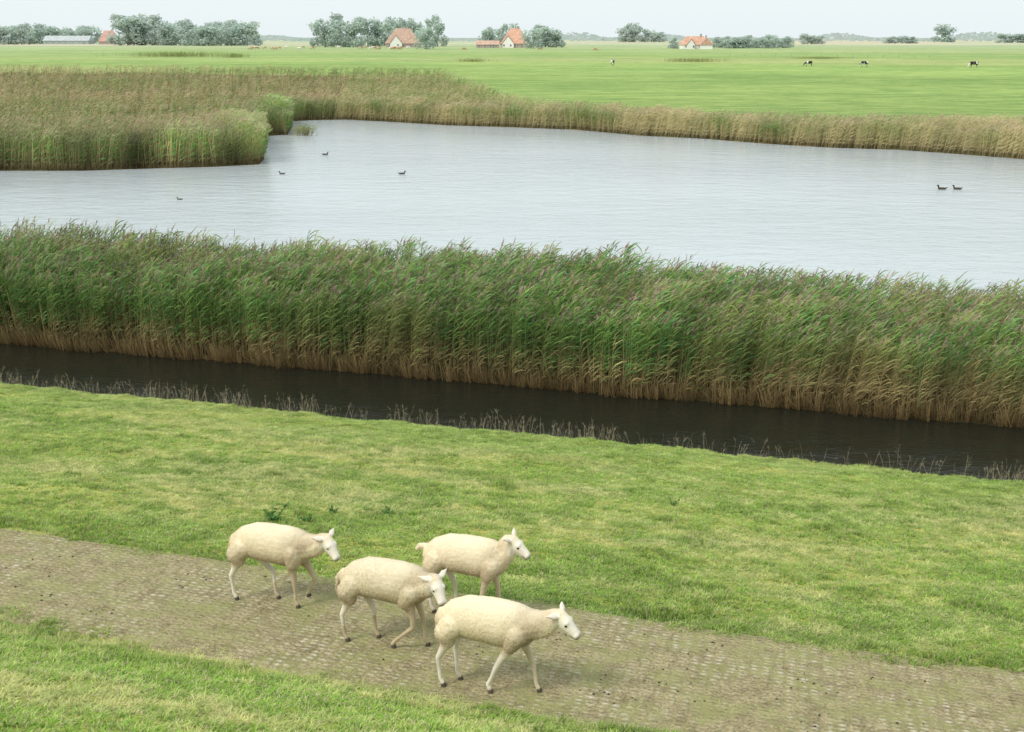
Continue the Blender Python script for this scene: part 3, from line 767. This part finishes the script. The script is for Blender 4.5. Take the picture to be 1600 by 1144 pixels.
for u, v, rz, sc, lb in ((508, 242, 0, .9, 'dark duck farthest out, near the lone reed clump'), (441, 272, 3.1, .75, 'dark duck just off the corner of the left reed bed'), (628, 272, .2, .85, 'duck swimming alone at left centre of the pond'),
                     (281, 312, 3.0, .6, 'small duck nearest the near reeds on the left of the pond'), (1472, 296, 3.1, 1.05, 'left duck of the pair on the right side of the pond'), (1496, 296, 3.0, 1.0, 'right duck of the pair on the right side of the pond')):
    x, y = P(u, v, -8.0); e = empty('duck', (x, y, -8.02), rz, sc*1.1); tag(e, lb, 'duck'); link('body', dm, None, e); link('bill', bmm, None, e)

# ------------------------------------------------------------ trees
def tree_parts(seed, lobes, tall):
    r = random.Random(seed); V = []; T = []; C = []; n = 0
    lob = []
    for i in range(lobes):
        a = r.uniform(0, 6.28); q = r.uniform(.05, .34)
        lob.append((q*math.cos(a), q*math.sin(a), r.uniform(.16, .86)-q*.25, r.uniform(.09, .19)))
    for i in range(4):
        a = i*1.57+r.uniform(0, .8); lob.append((.26*math.cos(a), .26*math.sin(a), r.uniform(.10, .2), .17))
    lob.append((0, 0, .56, .24)); lob.append((0, 0, .30, .29))
    for (lx, ly, lz, lr) in lob:
        sh = r.uniform(.88, 1.12)
        for k in range(75):
            d = Vector((r.gauss(0, 1), r.gauss(0, 1), r.gauss(0, 1))).normalized(); q = lr*(r.random()**.35)*r.uniform(.85, 1.25)
            p = np.array((lx+d.x*q, ly+d.y*q, max(.02, lz+d.z*q*.95))); sz = r.uniform(.022, .050)
            nrm = Vector((d.x+r.gauss(0, .5), d.y+r.gauss(0, .5), d.z+r.gauss(0, .5))).normalized()
            t1 = nrm.orthogonal().normalized(); t2 = nrm.cross(t1)
            for j in range(4):
                an = j*1.57+r.uniform(-.4, .4); rr = sz*r.uniform(.6, 1.2)
                V.append(p+np.array(t1)*math.cos(an)*rr+np.array(t2)*math.sin(an)*rr)
                C.append(np.array((.54, .63, .57))*sh*(.9+.2*(p[2]-.3))*r.uniform(.9, 1.1))  # pale bluish leaf colour with the distance haze painted in
            T += [(n, n+1, n+2), (n, n+2, n+3)]; n += 4
    crown = np_mesh('crown', np.array(V)*np.array((tall, tall, 1)), np.array(T), np.clip(np.array(C), 0, 1)); crown.materials.append(M_leaf)
    bm = bmesh.new()
    def cone(a, b, r1, r2):
        a, b = Vector(a), Vector(b); d = b-a
        m = Matrix.Translation((a+b)/2) @ d.to_track_quat('Z', 'Y').to_matrix().to_4x4()
        bmesh.ops.create_cone(bm, cap_ends=True, segments=7, radius1=r1, radius2=r2, depth=d.length, matrix=m)
    cone((0, 0, -.01), (0, 0, .45), .022, .014); cone((0, 0, .44), (.01, 0, .7), .014, .006)
    for i in range(5):
        a = r.uniform(0, 6.28); z = r.uniform(.3, .5); cone((0, 0, z), (.16*math.cos(a)*tall, .16*math.sin(a)*tall, z+.18), .009, .004)
    tm = bpy.data.meshes.new('trunk'); bm.to_mesh(tm); bm.free(); tm.materials.append(M_bark)
    return crown, tm
TV = [tree_parts(i, 10+i % 3, (1.0, 1.12, .9, 1.2, .95)[i]) for i in range(5)]
def tree(u, ytop, ybase, wpx, label, group, var):
    x, y = P(u, ybase, -7.85)
    H = (ybase-ytop)*y/F*1.06; W = wpx*1.35*y/F/.75
    e = empty('tree', (x, y, -7.85), random.uniform(0, 6.28)); tag(e, label, 'tree', group)
    e.scale = (W, W, H)
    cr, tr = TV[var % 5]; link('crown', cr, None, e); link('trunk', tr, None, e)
k = 0
rt = random.Random(21)
def trees(lst, label, group):
    global k
    for u, top, base, w in lst:
        tree(u, top, base, w, label, group, k); k += 1
def row(u0, u1, n, t0, t1, base, w): return [(u0+(u1-u0)*(i+.5)/n+rt.uniform(-4, 4), rt.uniform(t0, t1), base+rt.uniform(-.8, .8), w*rt.uniform(.8, 1.2)) for i in range(n)]
trees(row(-60, 70, 9, 36, 42, 69, 26), 'hazy tree of the row behind the grey barn at far left', 'trees at the far left')
trees(row(70, 150, 7, 39, 46, 67.5, 20), 'low hazy tree right behind the long grey barn', 'trees behind the grey barn')
trees([(200, 23, 71, 38), (222, 19, 71, 40), (243, 27, 70, 34)], 'tall tree of the clump right of the red roofed house', 'tall trees right of the red roofed house')
trees(row(255, 395, 12, 29, 40, 71, 26), 'tree in the row running right from the tall clump', 'row of trees left of the open gap')
trees([(402, 48, 70, 12)], 'small lone tree ending the left row of trees', None)
trees([(508, 27, 74, 34), (530, 25, 73, 34), (552, 28, 74, 30), (575, 27, 73, 30), (594, 32, 73, 22)], 'tree left of the large brown roofed farmhouse', 'trees left of the brown roofed farmhouse')
trees([(612, 23, 70, 26), (632, 32, 69, 24), (650, 30, 70, 22)], 'tree rising behind the brown roof of the farmhouse', 'trees behind the brown roofed farmhouse')
trees([(664, 42, 77, 24), (684, 25, 73, 22)], 'tree right of the large brown roofed farmhouse', 'trees right of the brown roofed farmhouse')
trees([(765, 40, 73, 24), (786, 40, 71, 16), (802, 38, 70, 18)], 'tree left of and behind the orange roofed farmhouse', 'trees left of the orange roofed farmhouse')
trees([(834, 44, 76, 22), (852, 39, 74, 28), (869, 44, 74, 24)], 'tree in the clump right of the orange roofed farmhouse', 'trees right of the orange roofed farmhouse')
trees([(978, 40, 66, 16), (992, 37, 66, 22), (1012, 45, 66, 16), (1030, 50, 66, 16)], 'pale far tree standing between the orange roofed farmhouse and the white gabled farm', 'pale far trees at centre')
trees(row(1116, 1235, 11, 53, 60, 75, 20)+[(1052, 60, 76, 12)], 'low tree around the white gabled farm', 'trees around the white gabled farm')
trees([(1262, 53, 69, 20), (1278, 55, 69, 16)], 'small tree just right of the white gabled farm trees', 'pair of small trees right of the farm')
trees([(1390, 57, 68, 14), (1410, 55, 68, 18), (1425, 58, 68, 12)], 'distant low tree left of the round lone tree', 'distant low trees at right')
trees([(1474, 39, 66, 26)], 'round pale lone tree on the horizon at right', None)
trees([(1570, 52, 67, 20), (1590, 53, 67, 24), (1612, 53, 67, 22)], 'hazy tree at the right end of the horizon', 'trees at the right end')
n = 12000; A = RNG.uniform(-.62, .62, n); D = RNG.uniform(2300, 4200, n); hh = 4+14*ss(.35, .7, fbm(A*18, D*0+2, 201))
X = np.sin(A)*D; Y = np.cos(A)*D; Z = -7.8+RNG.random(n)*hh; S_ = RNG.uniform(2.5, 5, n)
V = np.stack([np.stack([X+dx*S_, Y+dy*S_, Z+dz*S_*.6], -1) for dx, dy, dz in ((-1, 0, -.6), (1, .4, -.6), (.7, .2, .6), (-.7, -.3, .5))], 1).reshape(-1, 3)
i4 = np.arange(n)*4; T = np.concatenate([np.stack([i4, i4+1, i4+2], 1), np.stack([i4, i4+2, i4+3], 1)])
C = np.repeat(np.array((.60, .67, .67))*RNG.uniform(.92, 1.08, (n, 1)), 4, axis=0)  # grey-blue foliage, its far haze put into the vertex colour
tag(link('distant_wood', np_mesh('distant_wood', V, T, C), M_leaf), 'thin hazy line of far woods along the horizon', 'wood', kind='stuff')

# ------------------------------------------------------------ farm buildings
def box(bm, c, s_):
    bmesh.ops.create_cube(bm, size=1, matrix=Matrix.Translation(c) @ Matrix.Diagonal((*s_, 1)))
def mk(name, bm, mat, parent):
    bmesh.ops.recalc_face_normals(bm, faces=bm.faces[:])
    me = bpy.data.meshes.new(name); bm.to_mesh(me); bm.free(); return link(name, me, mat, parent)
M_brick = flat_mat('brick', (.42, .33, .30), .9, 3); M_white = flat_mat('white_paint', (.78, .77, .74), .7); M_glass = flat_mat('pane', (.14, .17, .19), .15, spec=.6)
M_door = flat_mat('door_paint', (.20, .26, .24)); M_frame = flat_mat('frame_paint', (.75, .75, .72))
def house(u, v, L, D, wh, rh, ridge, label, roofcol, wallm, rz, gable_white=False, nwin=4, name='farmhouse', cat='farmhouse'):
    x, y = P(u, v, -7.85)
    e = empty(name, (x, y, -7.85), rz); tag(e, label, cat)
    bm = bmesh.new(); box(bm, (0, 0, wh/2-.2), (L, D, wh+.4))
    hip = ridge < L*.98
    w_ = mk('wall', bm, wallm, e)
    bm = bmesh.new(); o_ = .5; b = [bm.verts.new(p) for p in ((-L/2-o_, -D/2-o_, wh-.2), (L/2+o_, -D/2-o_, wh-.2), (L/2+o_, D/2+o_, wh-.2), (-L/2-o_, D/2+o_, wh-.2))]
    rr = ridge/2 if hip else L/2+o_
    t_ = [bm.verts.new((-rr, 0, wh+rh)), bm.verts.new((rr, 0, wh+rh))]
    for f in ((b[0], b[1], t_[1], t_[0]), (b[2], b[3], t_[0], t_[1]), (b[1], b[2], t_[1]), (b[3], b[0], t_[0]), (b[3], b[2], b[1], b[0])): bm.faces.new(f)
    ro = mk('roof', bm, flat_mat('roof_tile', roofcol, .85, .5, .2), e)
    bm = bmesh.new(); box(bm, (rr*.7, 0, wh+rh+.3), (1.1, 1.1, 2.0)); box(bm, (rr*.7, 0, wh+rh+1.4), (1.3, 1.3, .2)); mk('chimney', bm, M_brick, ro)
    if gable_white:
        bm = bmesh.new(); gx = -L*.22; gw = D*.55; gh = gw*.62
        vs = [bm.verts.new(p) for p in ((gx-gw/2, -D/2-1.6, 0), (gx+gw/2, -D/2-1.6, 0), (gx+gw/2, -D/2-1.6, wh), (gx, -D/2-1.6, wh+gh), (gx-gw/2, -D/2-1.6, wh))]
        f = bm.faces.new(vs); ex = bmesh.ops.extrude_face_region(bm, geom=[f]); bmesh.ops.translate(bm, verts=[q for q in ex['geom'] if isinstance(q, bmesh.types.BMVert)], vec=(0, 3.2, 0))
        mk('front_gable', bm, M_white, e)
        bm = bmesh.new()
        for sg in (-1, 1):
            q = [bm.verts.new(p) for p in ((gx, -D/2-1.9, wh+gh+.35), (gx+sg*(gw/2+.5), -D/2-1.9, wh-.15), (gx+sg*(gw/2+.5), -D/2+3, wh-.15), (gx, -D/2+3, wh+gh+.35))]; f = bm.faces.new(q)
            ex = bmesh.ops.extrude_face_region(bm, geom=[f]); bmesh.ops.translate(bm, verts=[z_ for z_ in ex['geom'] if isinstance(z_, bmesh.types.BMVert)], vec=(0, 0, .25))
        mk('gable_roof', bm, ro.data.materials[0], e)
    for i in range(nwin):
        wx = -L/2+L*(i+.5)/nwin+(.9 if gable_white and abs(-L/2+L*(i+.5)/nwin+L*.22) < 1 else 0)
        yy = -D/2-(1.6 if gable_white and abs(wx+L*.22) < D*.275 else 0)
        bm = bmesh.new(); box(bm, (wx, yy-.06, wh*.55), (1.5, .12, 1.7)); wn = mk('window', bm, M_frame, e)
        bm = bmesh.new(); box(bm, (wx, yy-.14, wh*.55), (1.2, .06, 1.4)); mk('pane', bm, M_glass, wn)
    dx = L/2-L*.5/nwin-1.9
    bm = bmesh.new(); box(bm, (dx, -D/2-.05, 1.15), (1.3, .1, 2.3)); mk('door', bm, M_door, e)
    return e
house(630, 74, 28, 17, 3.2, 11.6, 11, 'large farmhouse with a broad brown hipped roof among tall trees left of centre', (.46, .32, .25), M_brick, .15, True, 5)
house(805, 74.5, 21, 16, 3.2, 11.4, 7, 'farmhouse with a steep bright orange hipped roof at centre', (.56, .33, .24), M_brick, -.1, True, 4)
house(172, 69.5, 22, 15, 3.5, 11.5, 10, 'farmhouse with a red roof between the grey barn and the tall trees', (.54, .33, .27), M_brick, .2, False, 4)
house(1085, 76.5, 19, 10, 3, 5.5, 12, 'white gabled farm with an orange roof right of centre', (.56, .34, .25), M_white, .1, True, 4)
house(1103, 76.8, 8, 8, 3, 4.5, 9, 'small white annexe with a red roof on the right of the white gabled farm', (.52, .32, .25), M_white, 1.5, False, 2, 'annexe', 'house')
house(762, 75, 17, 8, 2.6, 2.8, 20, 'low red roofed shed left of the orange roofed farmhouse', (.50, .34, .27), M_brick, 0, False, 4, 'shed', 'shed')
house(108, 69, 52, 22, 4, 5.5, 60, 'long low grey roofed barn at the far left of the horizon', (.44, .48, .49), flat_mat('grey_wall', (.38, .41, .40)), .05, False, 7, 'barn', 'barn')
pm = bmesh.new(); bmesh.ops.create_cone(pm, cap_ends=True, segments=7, radius1=.09, radius2=.07, depth=1.3, matrix=Matrix.Translation((0, 0, .6)))
pme = bpy.data.meshes.new('fence_post'); pm.to_mesh(pme); pm.free(); pme.materials.append(M_bark)
for i in range(14):
    x, y = P(1140+i*24, 88+.2*i, -7.85); o = link('fence_post', pme); o.location = (x, y, -7.85)
    tag(o, 'thin post in the far pasture fence beyond the three cows at right', 'fence post', 'posts of the far pasture fence')

# ------------------------------------------------------------ light, world, camera
el, az = math.radians(50), math.atan2(-.75, -.65)
w = bpy.data.worlds.new('World'); scn.world = w; w.use_nodes = True; nt = w.node_tree
bg = nt.nodes['Background']
sky = nt.nodes.new('ShaderNodeTexSky'); sky.sky_type = 'NISHITA'; sky.sun_disc = False; sky.sun_elevation = el; sky.sun_rotation = az
sky.dust_density = 3.0; sky.air_density = 1.0; sky.ozone_density = 1.0
mx = mixc(nt, 'MIX', .8, sky.outputs[0], (8.6, 9.4, 9.6)); nt.links.new(mx, bg.inputs[0]); bg.inputs[1].default_value = .118
sd = bpy.data.lights.new('sun', 'SUN'); sd.energy = 2.5; sd.angle = math.radians(16); sd.color = (1, .94, .83)
so = bpy.data.objects.new('sun', sd); COL.objects.link(so)
dv = Vector((math.sin(az)*math.cos(el), math.cos(az)*math.cos(el), math.sin(el)))
so.rotation_euler = dv.to_track_quat('Z', 'Y').to_euler()
cam = bpy.data.cameras.new('camera'); cam.sensor_width = 36; cam.lens = 36*F/1600; cam.clip_end = 20000; cam.clip_start = .1
co_ = bpy.data.objects.new('camera', cam); COL.objects.link(co_); co_.location = (0, 0, 0); co_.rotation_euler = (math.pi/2-PIT, 0, 0)
scn.camera = co_
scn.view_settings.view_transform = 'Standard'; scn.view_settings.look = 'None'; scn.view_settings.exposure = 0
